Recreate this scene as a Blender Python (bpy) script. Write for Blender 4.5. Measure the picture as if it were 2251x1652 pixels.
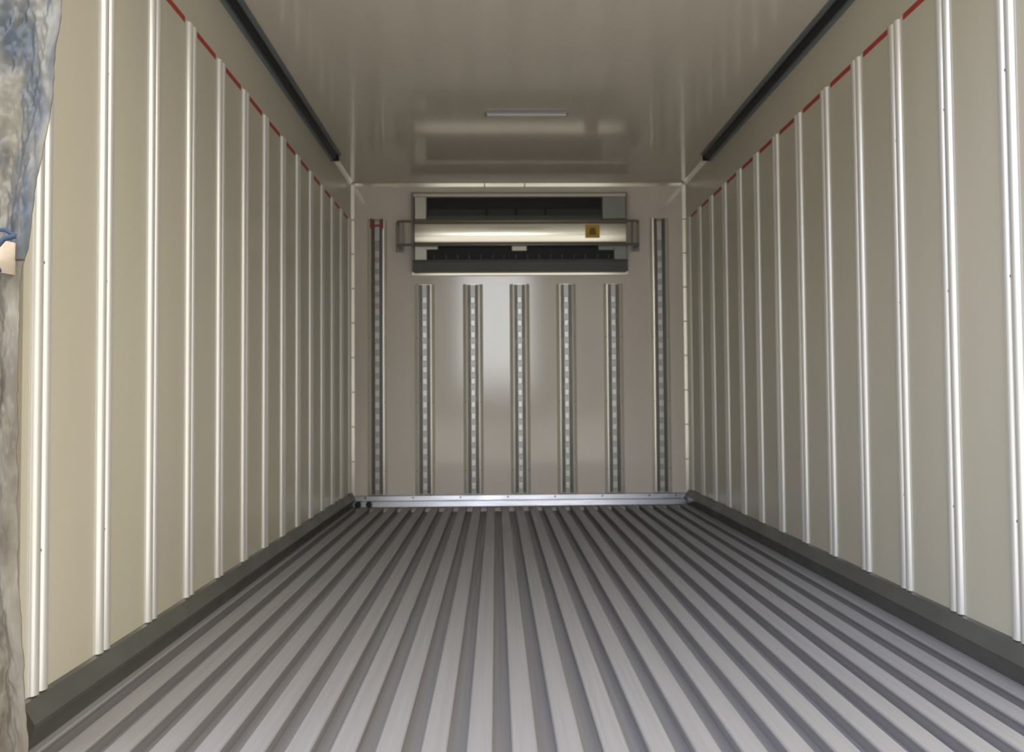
import bpy, bmesh, math, random
from mathutils import Vector, Matrix, noise
random.seed(7)
for o in list(bpy.data.objects): bpy.data.objects.remove(o, do_unlink=True)
scene = bpy.context.scene
COL = scene.collection

# ------------------------------------------------------------------ camera
W, D, H = 2.3, 5.230, 2.202          # inside width, y of the front bulkhead, ceiling height
Y0 = 1.615                           # y of the rear opening
FPX, YAW, PITCH, ROLL = 1686.87, 0.02089, 0.03044, -0.00732
cam = bpy.data.cameras.new('camera'); co = bpy.data.objects.new('camera', cam); COL.objects.link(co)
cam.sensor_fit = 'HORIZONTAL'; cam.sensor_width = 36.0; cam.lens = FPX * 36.0 / 2251.0
cam.clip_start = 0.02; cam.clip_end = 500
_r = Vector((math.cos(YAW), -math.sin(YAW), 0))
_f = Vector((math.sin(YAW)*math.cos(PITCH), math.cos(YAW)*math.cos(PITCH), math.sin(PITCH)))
_u = _r.cross(_f)
r2 = _r*math.cos(ROLL) + _u*math.sin(ROLL); u2 = -_r*math.sin(ROLL) + _u*math.cos(ROLL)
co.matrix_world = Matrix(((r2.x, u2.x, -_f.x, 0.98447), (r2.y, u2.y, -_f.y, 0.0), (r2.z, u2.z, -_f.z, 0.71676), (0, 0, 0, 1)))
scene.camera = co
cam.dof.use_dof = True; cam.dof.focus_distance = 1.0; cam.dof.aperture_fstop = 10

# ------------------------------------------------------------------ world (daylight outside the open rear doors)
w = bpy.data.worlds.new('world'); scene.world = w; w.use_nodes = True
nt = w.node_tree; nt.nodes.clear()
def N(t, **k):
    n = nt.nodes.new(t)
    for a, b in k.items(): setattr(n, a, b)
    return n
def math_(op, a, b=None, clamp=False):
    n = N('ShaderNodeMath', operation=op, use_clamp=clamp)
    for i, v in enumerate((a, b)):
        if v is None: continue
        if isinstance(v, (int, float)): n.inputs[i].default_value = v
        else: nt.links.new(v, n.inputs[i])
    return n.outputs[0]
def sstep(v, a, b):
    n = N('ShaderNodeMapRange', interpolation_type='SMOOTHSTEP')
    nt.links.new(v, n.inputs[0]); n.inputs[1].default_value = a; n.inputs[2].default_value = b
    return n.outputs[0]
def mixc(f, a, b):
    n = N('ShaderNodeMix', data_type='RGBA'); nt.links.new(f, n.inputs[0])
    for i, v in ((6, a), (7, b)):
        if isinstance(v, tuple): n.inputs[i].default_value = (*v, 1)
        else: nt.links.new(v, n.inputs[i])
    return n.outputs[2]
tc = N('ShaderNodeTexCoord'); sx = N('ShaderNodeSeparateXYZ'); nt.links.new(tc.outputs['Generated'], sx.inputs[0])
vx, vy, vz = sx.outputs
SKY_COOL, SKY_WARM = (3.0, 3.2, 3.75), (3.9, 3.55, 2.95)
GROUND, HORIZ, GAP = (1.6, 1.5, 1.3), (0.80, 0.79, 0.70), (6.6, 6.8, 7.0)
WORLD_STRENGTH = 1.0
side = sstep(vx, -0.6, 0.7)                                  # warmer light from the right-hand side, cooler from the left
sky = mixc(side, SKY_COOL, SKY_WARM)
up = sstep(vz, 0.20, 0.40)                                   # sky above the buildings round the yard
body = mixc(up, HORIZ, sky)
dn = sstep(vz, -0.02, -0.10)
body = mixc(dn, body, GROUND)
# bright strip of open sky straight behind the truck between the yard buildings
azm = math_('DIVIDE', vx, math_('ABSOLUTE', vy))
g = math_('MULTIPLY', sstep(math_('ABSOLUTE', math_('SUBTRACT', azm, 0.0)), 0.062, 0.030), sstep(vy, 0.0, -0.3))
g = math_('MULTIPLY', g, sstep(vz, -0.02, 0.06))
g = math_('MULTIPLY', g, sstep(vz, 0.45, 0.30))
body = mixc(g, body, GAP)
bg = N('ShaderNodeBackground'); nt.links.new(body, bg.inputs[0]); bg.inputs[1].default_value = WORLD_STRENGTH
ow = N('ShaderNodeOutputWorld'); nt.links.new(bg.outputs[0], ow.inputs[0])

scene.view_settings.view_transform = 'Standard'; scene.view_settings.look = 'None'
scene.view_settings.gamma = 1; scene.view_settings.use_curve_mapping = False
scene.view_settings.exposure = -0.10

# ------------------------------------------------------------------ materials
def lin(c):
    return tuple((x/255/12.92 if x/255 <= .04045 else ((x/255+.055)/1.055)**2.4) for x in c)
def mat(name, rgb, rough=.5, metal=0., spec=.5, var=0., vscale=(6, 6, 6), bump=0., bscale=(60, 60, 60), rvar=0., rgb2=None, coat=0., aniso=0.):
    m = bpy.data.materials.new(name); m.use_nodes = True
    t = m.node_tree; b = t.nodes['Principled BSDF']
    b.inputs['Base Color'].default_value = (*rgb, 1); b.inputs['Roughness'].default_value = rough
    b.inputs['Metallic'].default_value = metal; b.inputs['Specular IOR Level'].default_value = spec
    b.inputs['Coat Weight'].default_value = coat
    tcn = t.nodes.new('ShaderNodeTexCoord')
    def nz(sc, detail=4):
        mp = t.nodes.new('ShaderNodeMapping'); mp.inputs['Scale'].default_value = sc
        t.links.new(tcn.outputs['Object'], mp.inputs[0])
        n = t.nodes.new('ShaderNodeTexNoise'); n.inputs['Scale'].default_value = 1; n.inputs['Detail'].default_value = detail
        t.links.new(mp.outputs[0], n.inputs[0]); return n.outputs[0]
    if var or rgb2:
        n = nz(vscale)
        rp = t.nodes.new('ShaderNodeValToRGB'); rp.color_ramp.elements[0].position = .3; rp.color_ramp.elements[1].position = .7
        rp.color_ramp.elements[0].color = (*[x*(1-var) for x in rgb], 1)
        rp.color_ramp.elements[1].color = (*(rgb2 if rgb2 else [min(1, x*(1+var)) for x in rgb]), 1)
        t.links.new(n, rp.inputs[0]); t.links.new(rp.outputs[0], b.inputs['Base Color'])
    if rvar:
        n = nz(tuple(v*1.7 for v in vscale)); mr = t.nodes.new('ShaderNodeMapRange')
        mr.inputs[1].default_value = .3; mr.inputs[2].default_value = .7
        mr.inputs[3].default_value = max(.02, rough-rvar); mr.inputs[4].default_value = rough+rvar
        t.links.new(n, mr.inputs[0]); t.links.new(mr.outputs[0], b.inputs['Roughness'])
    if bump:
        n = nz(bscale, 3); bp = t.nodes.new('ShaderNodeBump'); bp.inputs['Strength'].default_value = bump; bp.inputs['Distance'].default_value = .002
        t.links.new(n, bp.inputs['Height']); t.links.new(bp.outputs[0], b.inputs['Normal'])
    return m
M = {}
M['wall'] = mat('cream_panel', (.58, .55, .455), .33, var=.035, vscale=(3, 3, 1.2), bump=.10, bscale=(1.5, 4, 90))
M['endwall'] = mat('cream_bulkhead_panel', (.76, .695, .63), .075, spec=.8, var=.03, vscale=(3, 3, 2))
M['ceil'] = mat('cream_ceiling_panel', (.64, .60, .515), .11, spec=.6, var=.035, vscale=(9, .8, 2), bump=.012, bscale=(60, 2.5, 2))
M['rib'] = mat('bright_aluminium_batten', (.92, .92, .90), .36, metal=.6, rvar=.03, vscale=(10, 10, 3))
M['erail'] = mat('anodised_track', (.15, .147, .135), .38, metal=.6, rvar=.08, vscale=(20, 20, 6))
M['slot'] = mat('track_slot', (.62, .62, .60), .30, metal=.6)
M['insert'] = mat('track_web', (.42, .41, .385), .32, metal=.5)
M['shoulder'] = mat('pale_batten', (.90, .87, .78), .24, metal=.5)
M['floor'] = mat('extruded_floor_aluminium', (.31, .303, .315), .55, metal=.12, spec=.3, var=.06, vscale=(60, 1.2, 30), rvar=.10, bump=.12, bscale=(160, 5, 60))
M['kick'] = mat('kick_plate_aluminium', (.36, .37, .41), .26, metal=.9, rvar=.06, vscale=(3, 30, 30))
M['curb'] = mat('grey_curb', (.13, .131, .121), .42, metal=.3, var=.12, vscale=(6, 5, 6), rvar=.08)
M['angle'] = mat('corner_angle_aluminium', (.82, .80, .72), .25, metal=.6)
M['darkrail'] = mat('grey_rail', (.20, .23, .24), .45, metal=.3, var=.08)
M['black'] = mat('black_rubber', (.012, .013, .016), .5)
M['void'] = mat('black_grille', (.010, .011, .014), .6)
M['darkgrey'] = mat('dark_grey_plastic', (.075, .08, .08), .5, var=.1)
M['guard'] = mat('guard_steel', (.27, .26, .23), .4, metal=.5)
M['ac'] = mat('evaporator_sheet', (.66, .64, .57), .36, metal=.25, var=.02)
M['acgrey'] = mat('evaporator_grey_sheet', (.32, .33, .31), .45, metal=.2)
M['acfront'] = mat('evaporator_front_sheet', (.70, .675, .575), .15, metal=.85)
M['red'] = mat('red_tape', (.42, .045, .035), .5, var=.15, vscale=(30, 30, 30))
M['orange'] = mat('orange_sticker', (.62, .36, .035), .5)
M['brown'] = mat('brown_print', (.20, .11, .02), .5)
M['tan'] = mat('tan_frame', (.66, .53, .37), .5, var=.08, vscale=(5, 5, 3))
M['gasket'] = mat('tan_gasket', (.50, .38, .24), .6, var=.15, vscale=(30, 30, 7))
M['rivet'] = mat('rivet', (.13, .12, .10), .4, metal=.5)
M['shell'] = mat('outer_skin', (.75, .75, .73), .4, var=.03)
M['lampbody'] = mat('lamp_housing', (.30, .33, .34), .4, metal=.3)
M['lampglass'] = mat('lamp_diffuser', (.56, .57, .54), .25)
M['ground'] = mat('yard_asphalt', (.46, .44, .40), .9, var=.15, vscale=(1, 1, 1))
M['strap'] = mat('beige_strap', (.60, .50, .40), .7, var=.15, vscale=(40, 40, 40))
M['cord'] = mat('blue_cord', (.035, .06, .12), .6)
M['foil'] = mat('crumpled_silver_sheet', (.10, .085, .066), .36, metal=.2, rgb2=(.27, .255, .215), vscale=(20, 20, 6), bump=.5, bscale=(45, 45, 22))

def curtain_mat():
    m = mat('crumpled_blue_grey_sheet', (.40, .40, .36), .36, metal=.15, bump=.5, bscale=(45, 45, 22))
    t = m.node_tree; b = t.nodes['Principled BSDF']
    tcn = t.nodes.new('ShaderNodeTexCoord'); mp = t.nodes.new('ShaderNodeMapping'); mp.inputs['Scale'].default_value = (20, 20, 6)
    mp.inputs['Rotation'].default_value = (0, .25, 0)
    n = t.nodes.new('ShaderNodeTexNoise'); n.inputs['Scale'].default_value = 1; n.inputs['Detail'].default_value = 2
    t.links.new(tcn.outputs['Object'], mp.inputs[0]); t.links.new(mp.outputs[0], n.inputs[0])
    rp = t.nodes.new('ShaderNodeValToRGB'); e = rp.color_ramp.elements
    e[0].position = .34; e[0].color = (.065, .085, .110, 1); e[1].position = .50; e[1].color = (.145, .148, .145, 1)
    x = e.new(.60); x.color = (.235, .225, .19, 1)
    t.links.new(n.outputs[0], rp.inputs[0]); t.links.new(rp.outputs[0], b.inputs['Base Color'])
    return m
M['curtain'] = curtain_mat()

# ------------------------------------------------------------------ mesh helpers
def box(bm, x0, x1, y0, y1, z0, z1, bev=0.):
    r = bmesh.ops.create_cube(bm, size=1)
    for v in r['verts']:
        v.co = Vector(((x0+x1)/2 + v.co.x*(x1-x0), (y0+y1)/2 + v.co.y*(y1-y0), (z0+z1)/2 + v.co.z*(z1-z0)))
    if bev:
        es = list({e for v in r['verts'] for e in v.link_edges})
        bmesh.ops.bevel(bm, geom=es, offset=bev, segments=2, affect='EDGES', profile=.6)
def prism(bm, prof, axis, a, b):
    """closed profile (list of 2-tuples) swept along an axis from a to b; profile coords are the two other axes in xyz order"""
    def P(p, t):
        return {'x': (t, p[0], p[1]), 'y': (p[0], t, p[1]), 'z': (p[0], p[1], t)}[axis]
    A = [bm.verts.new(P(p, a)) for p in prof]; B = [bm.verts.new(P(p, b)) for p in prof]
    n = len(prof)
    for i in range(n):
        j = (i+1) % n; bm.faces.new((A[i], A[j], B[j], B[i]))
    bm.faces.new(A); bm.faces.new(B[::-1])
def cyl(bm, c, r, axis, h, seg=20, r2=None):
    q = bmesh.ops.create_cone(bm, cap_ends=True, segments=seg, radius1=r, radius2=r if r2 is None else r2, depth=h)
    R_ = {'x': Matrix.Rotation(math.pi/2, 4, 'Y'), 'y': Matrix.Rotation(math.pi/2, 4, 'X'), 'z': Matrix.Identity(4)}[axis]
    for v in q['verts']: v.co = (R_ @ v.co) + Vector(c)
def tube(bm, pts, r, seg=10):
    pts = [Vector(p) for p in pts]; rings = []
    for i, p in enumerate(pts):
        t = ((pts[min(i+1, len(pts)-1)] - pts[max(i-1, 0)])).normalized()
        a = t.orthogonal().normalized() if i == 0 else (rings_a - t*rings_a.dot(t)).normalized()
        rings_a = a; b = t.cross(a)
        rings.append([bm.verts.new(p + r*(a*math.cos(2*math.pi*k/seg) + b*math.sin(2*math.pi*k/seg))) for k in range(seg)])
    for i in range(len(rings)-1):
        for k in range(seg):
            bm.faces.new((rings[i][k], rings[i][(k+1) % seg], rings[i+1][(k+1) % seg], rings[i+1][k]))
    bm.faces.new(rings[0][::-1]); bm.faces.new(rings[-1])
def obj(name, bm, m, parent=None, loc=None, smooth=False):
    bmesh.ops.recalc_face_normals(bm, faces=bm.faces)
    me = bpy.data.meshes.new(name); bm.to_mesh(me); bm.free()
    o = bpy.data.objects.new(name, me); COL.objects.link(o)
    me.materials.append(M[m])
    if parent is not None: o.parent = parent
    if loc is not None: o.location = loc
    if smooth:
        me.polygons.foreach_set('use_smooth', [True]*len(me.polygons))
        try: me.set_sharp_from_angle(angle=math.radians(40))
        except Exception: pass
    return o
def B(): return bmesh.new()
def struct(name, bm, m, parent=None, smooth=False):
    o = obj(name, bm, m, parent, smooth=smooth)
    if parent is None: o['kind'] = 'structure'
    return o
def tag(o, label, cat, group=None):
    o['label'] = label; o['category'] = cat
    if group: o['group'] = group
    return o
def thing(name, label, cat, loc=(0, 0, 0), group=None):
    o = bpy.data.objects.new(name, None); COL.objects.link(o); o.location = loc; o.empty_display_size = .05
    return tag(o, label, cat, group)
def dup(root, loc, label):
    r = root.copy(); COL.objects.link(r); r.location = loc; r['label'] = label
    for ch in list(root.children):
        c = ch.copy(); COL.objects.link(c); c.parent = r
        for g_ in list(ch.children):
            d = g_.copy(); COL.objects.link(d); d.parent = c
    return r
def from_y(o): return o

# ------------------------------------------------------------------ the insulated box (room shell)
T = .09
# floor: extruded T-bar planks, grooves every 93.5 mm
b = B()
PITCH_F, GR, GD = .0935, .041, .040
prof = [(0, -GD-.03)]
k0 = -10; gx = []
x = .992
while x - PITCH_F > .03: x -= PITCH_F
while x < W-.02: gx.append(x); x += PITCH_F
top = [(0, 0)]
for c in gx:
    l, r = c-GR/2, c+GR/2
    top += [(l-.003, 0), (l, -.003), (l, -.0075), (l-.006, -.0085), (l-.006, -GD+.002), (l-.004, -GD), (c-.004, -GD), (c, -GD+.0015), (c+.004, -GD),
            (r+.004, -GD), (r+.006, -GD+.002), (r+.006, -.0085), (r, -.0075), (r, -.003), (r+.003, 0)]
top.append((W, 0))
prism(b, [(0, -.075)] + top + [(W, -.075)], 'y', Y0-.14, D)
struct('floor', b, 'floor')
b = B(); box(b, -T, W+T, Y0-.04, D+T, H, H+T); struct('ceiling', b, 'ceil')
b = B(); box(b, -T, 0, Y0, D+T, -.10, H); struct('wall_left', b, 'wall')
b = B(); box(b, W, W+T, Y0, D+T, -.10, H); struct('wall_right', b, 'wall')
b = B()
# front bulkhead in two sheets with a hairline seam
sx0 = .915
box(b, 0, sx0-.0012, D, D+T, -.10, H); box(b, sx0+.0012, W, D, D+T, -.10, H); box(b, sx0-.0012, sx0+.0012, D+.003, D+T, -.10, H)
struct('wall_back', b, 'endwall')

# curbs along both side walls
CB = [(0, .100), (.010, .096), (.034, .056), (.032, .046), (.016, 0), (0, 0)]
b = B(); prism(b, [(p[0], p[1]) for p in CB], 'y', Y0, D-.02); bl = struct('baseboard_left', b, 'curb')
b = B(); prism(b, [(W-p[0]*1.1, p[1]) for p in CB], 'y', Y0, D-.02); br = struct('baseboard_right', b, 'curb')
# kick plate across the foot of the bulkhead (two tiers)
b = B(); prism(b, [(D, .074), (D-.010, .074), (D-.016, .070), (D-.022, .040), (D-.030, .036), (D-.040, .002), (D-.040, 0), (D, 0)], 'x', .022, W-.024)
kick = struct('baseboard_back', b, 'kick')
for xx in (.10, .42, .74, 1.06, 1.38, 1.70, 2.02, 2.2):
    b = B(); cyl(b, (xx, D-.020, .060), .0055, 'y', .006, 12); obj('screw', b, 'rivet', kick)
for yy in (5.13, 5.02, 4.90, 4.78, 4.6):
    b = B(); cyl(b, (W-.010, yy, .092), .008, 'x', .012, 12); obj('screw', b, 'rivet', br)
for yy in (5.10, 4.90, 4.70):
    b = B(); cyl(b, (.010, yy, .092), .007, 'x', .012, 12); obj('screw', b, 'rivet', bl)

# corner angles up both rear corners, with joints
def corner(name, s):
    X = 0 if s > 0 else W
    b = B(); prism(b, [(X, D), (X+s*.026, D), (X+s*.025, D-.005), (X+s*.002, D-.0095), (X, D-.0095)], 'z', .074, H-.012)
    t = struct(name, b, 'angle')
    for i in range(8):
        z = .30+.235*i
        b = B(); prism(b, [(X+s*.001, D-.004), (X+s*.028, D-.004), (X+s*.027, D-.0068), (X+s*.001, D-.0125)], 'z', z, z+.006)
        obj('clip', b, 'rivet', t)
corner('trim_1', 1); corner('trim_2', -1)
# angle along the top of the bulkhead
b = B(); prism(b, [(D, H), (D, H-.026), (D-.002, H-.026), (D-.0055, H-.003), (D-.007, H)], 'x', .028, W-.028)
t3 = struct('trim_3', b, 'acfront')
for xx in (.915, 1.19):
    b = B(); box(b, xx-.003, xx+.003, D-.008, D-.002, H-.030, H-.004); obj('joint_clip', b, 'rivet', t3)
# coves in the roof corners, side walls to ceiling, beyond the grey rails
for nm, X, s in (('trim_4', 0, 1), ('trim_5', W, -1)):
    b = B(); prism(b, [(X, H), (X+s*.020, H), (X+s*.018, H-.003), (X+s*.003, H-.018), (X, H-.020)], 'y', 4.60, D-.03); t_ = struct(nm, b, 'angle')
# rear door frame: tan posts and header at the opening
b = B(); box(b, -.11, -.0245, Y0-.035, Y0-.0005, -.25, H+.06, .004); tf = struct('trim_6', b, 'tan')
b = B(); box(b, -.024, .003, Y0-.030, Y0-.014, -.22, H, .005); obj('gasket', b, 'gasket', tf)
b = B(); box(b, W+.0005, W+.11, Y0-.035, Y0-.0005, -.25, H+.06, .004); struct('trim_7', b, 'tan')
# yard ground outside
b = B(); box(b, -40, 42, -60, 30, -1.25, -1.2); o = struct('ground', b, 'ground')

# ------------------------------------------------------------------ grey rails in the roof corners
def roof_rail(s, label):
    X = 0 if s > 0 else W
    t = thing('ceiling_rail', label, 'rail', (X, Y0+.02, H), 'roof corner rails')
    L = 4.61-Y0-.02
    b = B(); prism(b, [(s*.0005, -.001), (s*.060, -.001), (s*.060, -.006), (s*.034, -.008), (s*.034, -.020), (s*.014, -.026), (s*.010, -.044), (s*.0005, -.046)], 'y', 0, L)
    obj('channel', b, 'darkrail', t)
    b = B(); prism(b, [(s*.020, -.0245), (s*.034, -.021), (s*.036, -.017), (s*.040, -.010), (s*.033, -.029), (s*.020, -.033)], 'y', 0, L-.01)
    obj('rubber_insert', b, 'black', t)
    b = B(); box(b, min(s*.008, s*.046), max(s*.008, s*.046), L, L+.012, -.040, -.002, .003); obj('end_cap', b, 'black', t)
roof_rail(1, 'long dark grey rail in the roof corner above the left wall')
roof_rail(-1, 'long dark grey rail in the roof corner above the right wall')

# ------------------------------------------------------------------ aluminium battens on the side walls
ORD = ['first', 'second', 'third', 'fourth', 'fifth', 'sixth', 'seventh', 'eighth', 'ninth', 'tenth', 'eleventh', 'twelfth', 'thirteenth', 'fourteenth']
ZB, ZT = .101, 1.938
def batten_profile(s, w_=.060, h_=.0125):
    """(x, y) outline: two rounded ridges with a groove between"""
    P = [(0, -w_/2-.006), (.0012, -w_/2-.006), (.002, -w_/2)]
    n = 9
    def ridge(c, r, h):
        return [(max(.002, h*math.sin(math.pi*i/n)**.8), c - r*math.cos(math.pi*i/n)) for i in range(1, n)]
    P += ridge(-.0155, .0140, h_)
    P += [(.0045, -.003), (.0035, 0), (.0045, .003)]
    P += ridge(.0155, .0140, h_)
    P += [(.002, w_/2), (.0012, w_/2+.006), (0, w_/2+.006)]
    return [(s*a, b_) for a, b_ in P]
def batten(s, X, Y, label, group):
    t = thing('wall_batten', label, 'batten', (X, Y, ZB), group)
    b = B(); prism(b, batten_profile(s), 'z', 0, ZT-ZB); obj('strip', b, 'rib', t, smooth=True)
    for z in (.30, .92, 1.45):
        b = B(); cyl(b, (s*.0045, 0, z), .0034, 'x', .004, 10); obj('rivet', b, 'rivet', t)
    return t
S, YL, YR = .26816, 1.6826, 2.1894-.26816
YL -= 0.006; YR -= .006
first = None
for i in range(14):
    y = YL + i*S
    lab = 'pale ribbed metal batten on the left wall, %s from the open rear doorway' % ORD[i]
    if i == 13: lab = 'pale ribbed metal batten on the left wall, nearest the end wall corner'
    if first is None: first = batten(1, 0, y, lab, 'battens on the left wall')
    else: dup(first, (0, y, ZB), lab)
first = None
for i in range(13):
    y = YR + i*S
    if y > D-.06: break
    lab = 'bright ribbed metal batten on the right wall, %s from the photo\'s right edge' % ORD[i]
    if i == 12: lab = 'bright ribbed metal batten on the right wall, nearest the end wall corner'
    if first is None: first = batten(-1, W, y, lab, 'battens on the right wall')
    else: dup(first, (W, y, ZB), lab)
# red load line dashes between battens
def dash(s, X, y, L, label, group, src=None):
    if src is None:
        b = B(); box(b, min(0, s*.0012), max(0, s*.0012), -L/2, L/2, -.0095, .0095)
        o = obj('load_line_stripe', b, 'red', None, (X, y, 1.934)); return tag(o, label, 'stripe', group)
    o = src.copy(); COL.objects.link(o); o.location = (X, y, 1.934); o['label'] = label; return o
for s, X, ya, nm in ((1, 0, YL, 'left'), (-1, W, YR, 'right')):
    src = None
    for i in range(13):
        y = ya + (i+.5)*S
        if y > D-.02: break
        lab = 'red load line dash on the %s wall between the %s and %s battens' % (nm, ORD[i], ORD[i+1])
        if y + .1 > D-.03:
            y -= .01
        q = dash(s, X, y, S-.098, lab, 'red load line dashes on the %s wall' % nm, src)
        src = src or q

# ------------------------------------------------------------------ logistic tracks on the bulkhead
def track(x, ztop, label):
    t = thing('cargo_track', label, 'track', (x, D, .080), 'slotted tracks on the end wall')
    h = ztop-.080
    # wide batten with rounded shoulders
    P = [(-.068, 0), (-.068, -.002), (-.060, -.006), (-.054, -.013), (-.047, -.0165), (-.040, -.017), (-.038, -.0145), (.038, -.0145), (.040, -.017), (.047, -.0165), (.054, -.013), (.060, -.006), (.068, -.002), (.068, 0)]
    b = B(); prism(b, P, 'z', 0, h); obj('batten', b, 'shoulder', t, smooth=True)
    P = [(-.037, -.0146), (-.037, -.021), (-.034, -.022), (-.021, -.022), (-.018, -.0165), (.018, -.0165), (.021, -.022), (.034, -.022), (.037, -.021), (.037, -.0146)]
    b = B(); prism(b, P, 'z', .004, h-.004); obj('channel', b, 'erail', t)
    b = B(); box(b, -.0165, .0165, -.0178, -.0160, .004, h-.004); obj('web', b, 'insert', t)
    z = .030; first = None
    while z + .05 < h-(.17 if ztop > 1.8 else .01):
        if first is None:
            b = B(); box(b, -.0145, .0145, -.0205, -.0164, 0, .042, .003); q = first = obj('slot', b, 'slot', t)
        else:
            q = first.copy(); COL.objects.link(q); q.parent = t
        q.location = (0, 0, z); z += .0790
    if ztop > 1.8:
        b = B(); box(b, -.016, .016, -.020, -.0164, h-.15, h-.02, .003); obj('closed_end', b, 'slot', t)
    for z in (.16, .62, 1.06):
        for q in (-.052, .052):
            b = B(); cyl(b, (q, -.0155, z), .004, 'y', .004, 10); obj('rivet', b, 'rivet', t)
    return t
XS = (.180, .502, .830, 1.149, 1.467, 1.790, 2.112)
for i, x in enumerate(XS):
    if i in (0, 6):
        lab = ('tall slotted track left of the cooling unit, with red at its top' if i == 0 else 'tall slotted metal track right of the cooling unit, by the right corner')
    else:
        lab = 'short slotted metal track below the cooling unit, %s from the left of the five' % ORD[i-1]
    t = track(x, 1.953 if i in (0, 6) else 1.503, lab)
    if i == 0:
        b = B()
        for q in (-.045, .033): box(b, q, q+.012, -.0245, -.0175, 1.805, 1.873)
        box(b, -.034, .034, -.0245, -.0205, 1.818, 1.832)
        obj('red_mark', b, 'red', t)

# ------------------------------------------------------------------ evaporator (cooling unit) high on the bulkhead
FY = 5.125
KE = FY/5.01
def kx(x, y): return .98447+(x-.98447)*KE if y < 5.19 else x
def kz(z, y): return .71676+(z-.71676)*KE if y < 5.19 else z
ev = thing('cooling_unit', 'wide flat white and black cooling unit mounted high on the end wall', 'cooling unit', (1.149, D, 1.55))
ox, oy, oz = 1.149, D, 1.55
def ebox(nm, m, x0, x1, y0, y1, z0, z1, bev=0., parent=None):
    x0, x1, z0, z1 = kx(x0, y0), kx(x1, y0), kz(z0, y0), kz(z1, y0)
    b = B(); box(b, x0-ox, x1-ox, y0-oy, y1-oy, z0-oz, z1-oz, bev); return obj(nm, b, m, parent or ev)
def epr(nm, m, prof, x0, x1, parent=None, smooth=False):
    ym = min(p[0] for p in prof); x0, x1 = kx(x0, ym), kx(x1, ym)
    b = B(); prism(b, [(p[0]-oy, kz(p[1], p[0])-oz) for p in prof], 'x', x0-ox, x1-ox); return obj(nm, b, m, parent or ev, smooth=smooth)
# mounting flange behind
ebox('mounting_plate', 'acgrey', .415, 1.895, D-.012, D-.0005, 1.589, 2.135, .002)
# hollow casing
epr('casing', 'acgrey', [(D-.013, 1.62), (D-.013, 2.115), (FY+.05, 2.075), (FY+.05, 1.60)], .452, 1.848)
# side cheeks (dark edge)
epr('side_panel', 'guard', [(D-.013, 1.585), (D-.013, 2.125), (FY+.004, 2.066), (FY+.004, 1.60)], .444, .451)
epr('side_panel', 'guard', [(D-.013, 1.585), (D-.013, 2.125), (FY+.004, 2.066), (FY+.004, 1.60)], 1.849, 1.858)
# top sheet
epr('top_panel', 'ac', [(D-.013, 2.126), (D-.013, 2.132), (FY, 2.068), (FY, 2.050), (FY+.006, 2.050)], .452, 1.848)
# intake opening: deep black upper slot and dark grey ledge
ebox('intake_slot', 'void', .537, 1.690, FY+.034, FY+.049, 1.975, 2.050)
il = epr('intake_ledge', 'darkgrey', [(FY+.040, 1.982), (FY+.010, 1.925), (FY+.010, 1.90), (FY+.049, 1.90), (FY+.049, 1.982)], .537, 1.690)
for xx in (.93, 1.125, 1.318):
    ebox('bracket', 'void', xx-.007, xx+.007, FY+.005, FY+.030, 1.930, 1.970, .002)
ebox('end_cap', 'ac', .459, .533, FY, FY+.049, 1.905, 2.049, .003)
ebox('end_cap', 'acgrey', 1.694, 1.846, FY, FY+.049, 1.905, 2.049, .003)
# front sheet: sloped top lip then tall face, faintly bowed
fp = epr('front_panel', 'acfront', [(FY+.049, 1.908), (FY+.010, 1.906), (FY-.006, 1.888), (FY-.0125, 1.868), (FY-.0085, 1.80), (FY-.0035, 1.742), (FY+.006, 1.731), (FY+.049, 1.730)], .459, 1.846, smooth=True)
st = ebox('warning_sticker', 'orange', 1.578, 1.672, FY-.0145, FY-.0128, 1.772, 1.860)
b = B(); prism(b, [(kx(p, FY)-ox, kz(q, FY)-oz) for p, q in ((1.601, 1.792), (1.649, 1.792), (1.645, 1.832), (1.625, 1.842), (1.607, 1.832))], 'y', FY-.0155-oy, FY-.0144-oy)
obj('symbol', b, 'brown', st)
# air outlet
og = ebox('outlet_grille', 'void', .452, 1.848, FY+.020, FY+.049, 1.632, 1.729)
for i in range(16):
    xx = .585 + i*.0765
    if 1.08 < xx < 1.10: continue
    ebox('fin', 'darkgrey', xx-.0035, xx+.0035, FY+.004, FY+.0195, 1.640, 1.668)
ebox('clip', 'ac', 1.094, 1.192, FY-.014, FY+.018, 1.690, 1.728, .004)
ebox('end_block', 'ac', .459, .536, FY-.004, FY+.019, 1.634, 1.729, .002)
ebox('end_block', 'acgrey', 1.768, 1.846, FY-.004, FY+.019, 1.634, 1.729, .002)
ebox('lug', 'ac', .5365, .608, FY-.003, FY+.018, 1.702, 1.729, .002)
ebox('lug', 'acgrey', 1.665, 1.7675, FY-.003, FY+.018, 1.695, 1.729, .002)
epr('drip_tray', 'darkgrey', [(FY-.004, 1.634), (FY-.006, 1.615), (FY+.004, 1.558), (D-.013, 1.580), (D-.013, 1.63), (FY+.05, 1.599), (FY+.02, 1.6315)], .446, 1.856)
epr('bottom_flange', 'acfront', [(D-.0125, 1.588), (D-.010, 1.566), (D-.0005, 1.566), (D-.0005, 1.588)], .415, 1.895)
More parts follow.
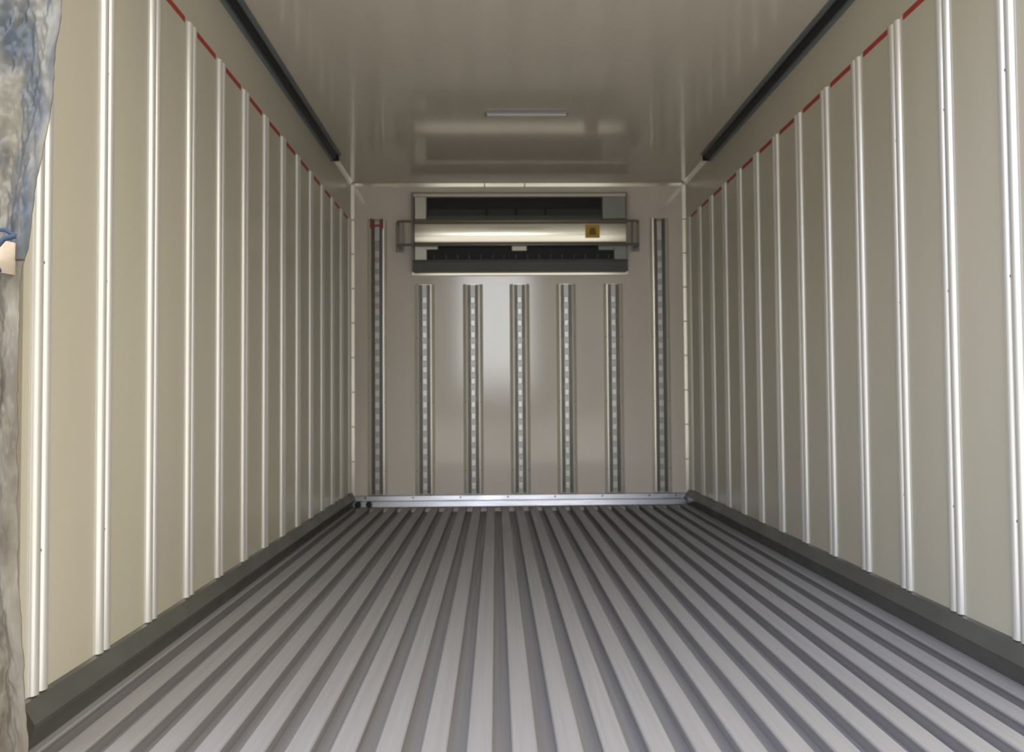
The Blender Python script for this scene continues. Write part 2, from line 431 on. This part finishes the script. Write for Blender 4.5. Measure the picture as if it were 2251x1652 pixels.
# guard bar in front
gb = thing('guard_bar', 'thin grey metal guard frame round the front of the cooling unit', 'guard bar', (1.149, D, kz(1.80, FY)))
def gtube(z, r):
    b = B(); y = FY-.028-D
    g2 = lambda x: x
    tube(b, [(-.815, -.004, z), (-.815, y+.03, z), (-.812, y+.012, z), (-.800, y, z), (.785, y, z), (.797, y+.012, z), (.800, y+.03, z), (.800, -.004, z)], r)
    return obj('bar', b, 'guard', gb, smooth=True)
gtube(.083, .0085); gtube(-.075, .0085)
for xx in (-.79, .775):
    b = B(); y = FY-.032-D; box(b, xx-.014, xx+.014, y+.006, y+.012, -.078, .086, .002); obj('bracket', b, 'guard', gb)
for xx in (-.815, .800):
    b = B(); box(b, xx-.028, xx+.028, -.0045, -.0005, -.10, .11, .002); obj('wall_plate', b, 'acgrey', gb)

# ------------------------------------------------------------------ flush ceiling lamp
lp = thing('ceiling_lamp', 'slim flush lamp strip across the ceiling in front of the cooling unit, unlit', 'lamp', (1.152, 3.94, H))
b = B(); box(b, -.215, .215, -.030, .030, -.010, -.0005, .003); obj('housing', b, 'lampbody', lp)
b = B(); prism(b, [(-.022, -.0105), (.022, -.0105), (.016, -.020), (-.016, -.020)], 'x', -.205, .205); obj('diffuser', b, 'lampglass', lp)

# ------------------------------------------------------------------ drain plugs at the left rear corner
for i, (xx, lab) in enumerate(((.055, 'round black drain plug in the kick plate, closest to the left wall'), (.128, 'round black drain plug in the kick plate, second from the left wall'))):
    b = B(); cyl(b, (0, 0, 0), .020, 'y', .028, 24); cyl(b, (0, -.016, 0), .014, 'y', .010, 24)
    o = obj('drain_plug', b, 'black', None, (xx, D-.046, .0205)); tag(o, lab, 'drain plug', 'drain plugs in the kick plate')

# ------------------------------------------------------------------ crumpled sheet tied back at the left of the doorway
EDGE = [(-.20, .118), (.075, .117), (.28, .103), (.62, .090), (.90, .090), (.96, .098), (1.01, .108), (1.14, .124), (1.23, .143), (1.375, .158), (1.48, .170), (1.75, .20), (2.1, .24), (2.22, .25)]
def edge(z):
    for (a, xa), (c, xc) in zip(EDGE, EDGE[1:]):
        if a <= z <= c: return xa + (xc-xa)*(z-a)/(c-a)
    return EDGE[-1][1] if z > 1 else EDGE[0][1]
def sheet(z0, z1, nz, nx, amp, folds, xl, seedv):
    b = B(); rows = []
    for j in range(nz+1):
        z = z0+(z1-z0)*j/nz; row = []
        e = edge(z) + .005*noise.noise(Vector((seedv, 3.1, z*14))) + .002*noise.noise(Vector((seedv, 9.1, z*50)))
        tie = 1-.65*math.exp(-((z-.985)/.07)**2)
        for i in range(nx+1):
            u = i/nx; x = xl + (e-xl)*u
            y = 1.45 + tie*(amp*math.sin(u*folds*2*math.pi + 2.0*noise.noise(Vector((u*2, z*1.6, seedv))) + z*1.5) + .030*noise.noise(Vector((u*6+z*2.5, z*3.2, seedv+4))) + .018*abs(noise.noise(Vector((u*15-z*10, z*11, seedv)))) + .012*abs(noise.noise(Vector((u*30+z*22, z*26, seedv+2)))) + .005*abs(noise.noise(Vector((u*60-z*40, z*50, seedv+2)))))
            y = 1.45 + (y-1.45)*(1-u**5*.85)
            row.append(b.verts.new((x, y, z)))
        rows.append(row)
    for j in range(nz):
        for i in range(nx): b.faces.new((rows[j][i], rows[j][i+1], rows[j+1][i+1], rows[j+1][i]))
    return b
ct = thing('tied_curtain', 'crumpled blue-grey and silver plastic curtain tied back at the left of the doorway', 'curtain', (0, 0, 0))
for nm, z0, z1, m, a, f, sd in (('upper_drape', .985, 2.20, 'curtain', .018, 2.5, 1.3), ('lower_drape', -.18, .985, 'foil', .010, 5.0, 5.7)):
    b = sheet(z0, z1, 300, 110, a, f, -.17, sd)
    o = obj(nm, b, m, ct, smooth=False)
    o.data.polygons.foreach_set('use_smooth', [True]*len(o.data.polygons))
    md = o.modifiers.new('thickness', 'SOLIDIFY'); md.thickness = .002; md.offset = 0
b = B()
ring = []
n = 40
for i in range(n+1):
    a = -math.pi*1.15 + (math.pi*1.25)*i/n
    ring.append((-.03 + .115*math.cos(a), 1.45 + .050*math.sin(a)))
vs = []
for x, y in ring:
    wob = .004*noise.noise(Vector((x*30, 1, 1)))
    vs.append([b.verts.new((x, y, .958+wob)), b.verts.new((x, y, 1.018+wob))])
for p, q in zip(vs, vs[1:]): b.faces.new((p[0], q[0], q[1], p[1]))
so = obj('tie_strap', b, 'strap', ct, smooth=True)
md = so.modifiers.new('thickness', 'SOLIDIFY'); md.thickness = .004
b = B(); tube(b, [(.112, 1.405, 1.020), (.100, 1.392, 1.012), (.088, 1.388, .995), (.085, 1.388, .972), (.092, 1.392, .955), (.080, 1.388, .942), (.050, 1.385, .936), (.03, 1.388, .945)], .0048)
tube(b, [(.112, 1.405, 1.020), (.098, 1.400, 1.030), (.075, 1.398, 1.030)], .004)
obj('cord', b, 'cord', ct, smooth=True)
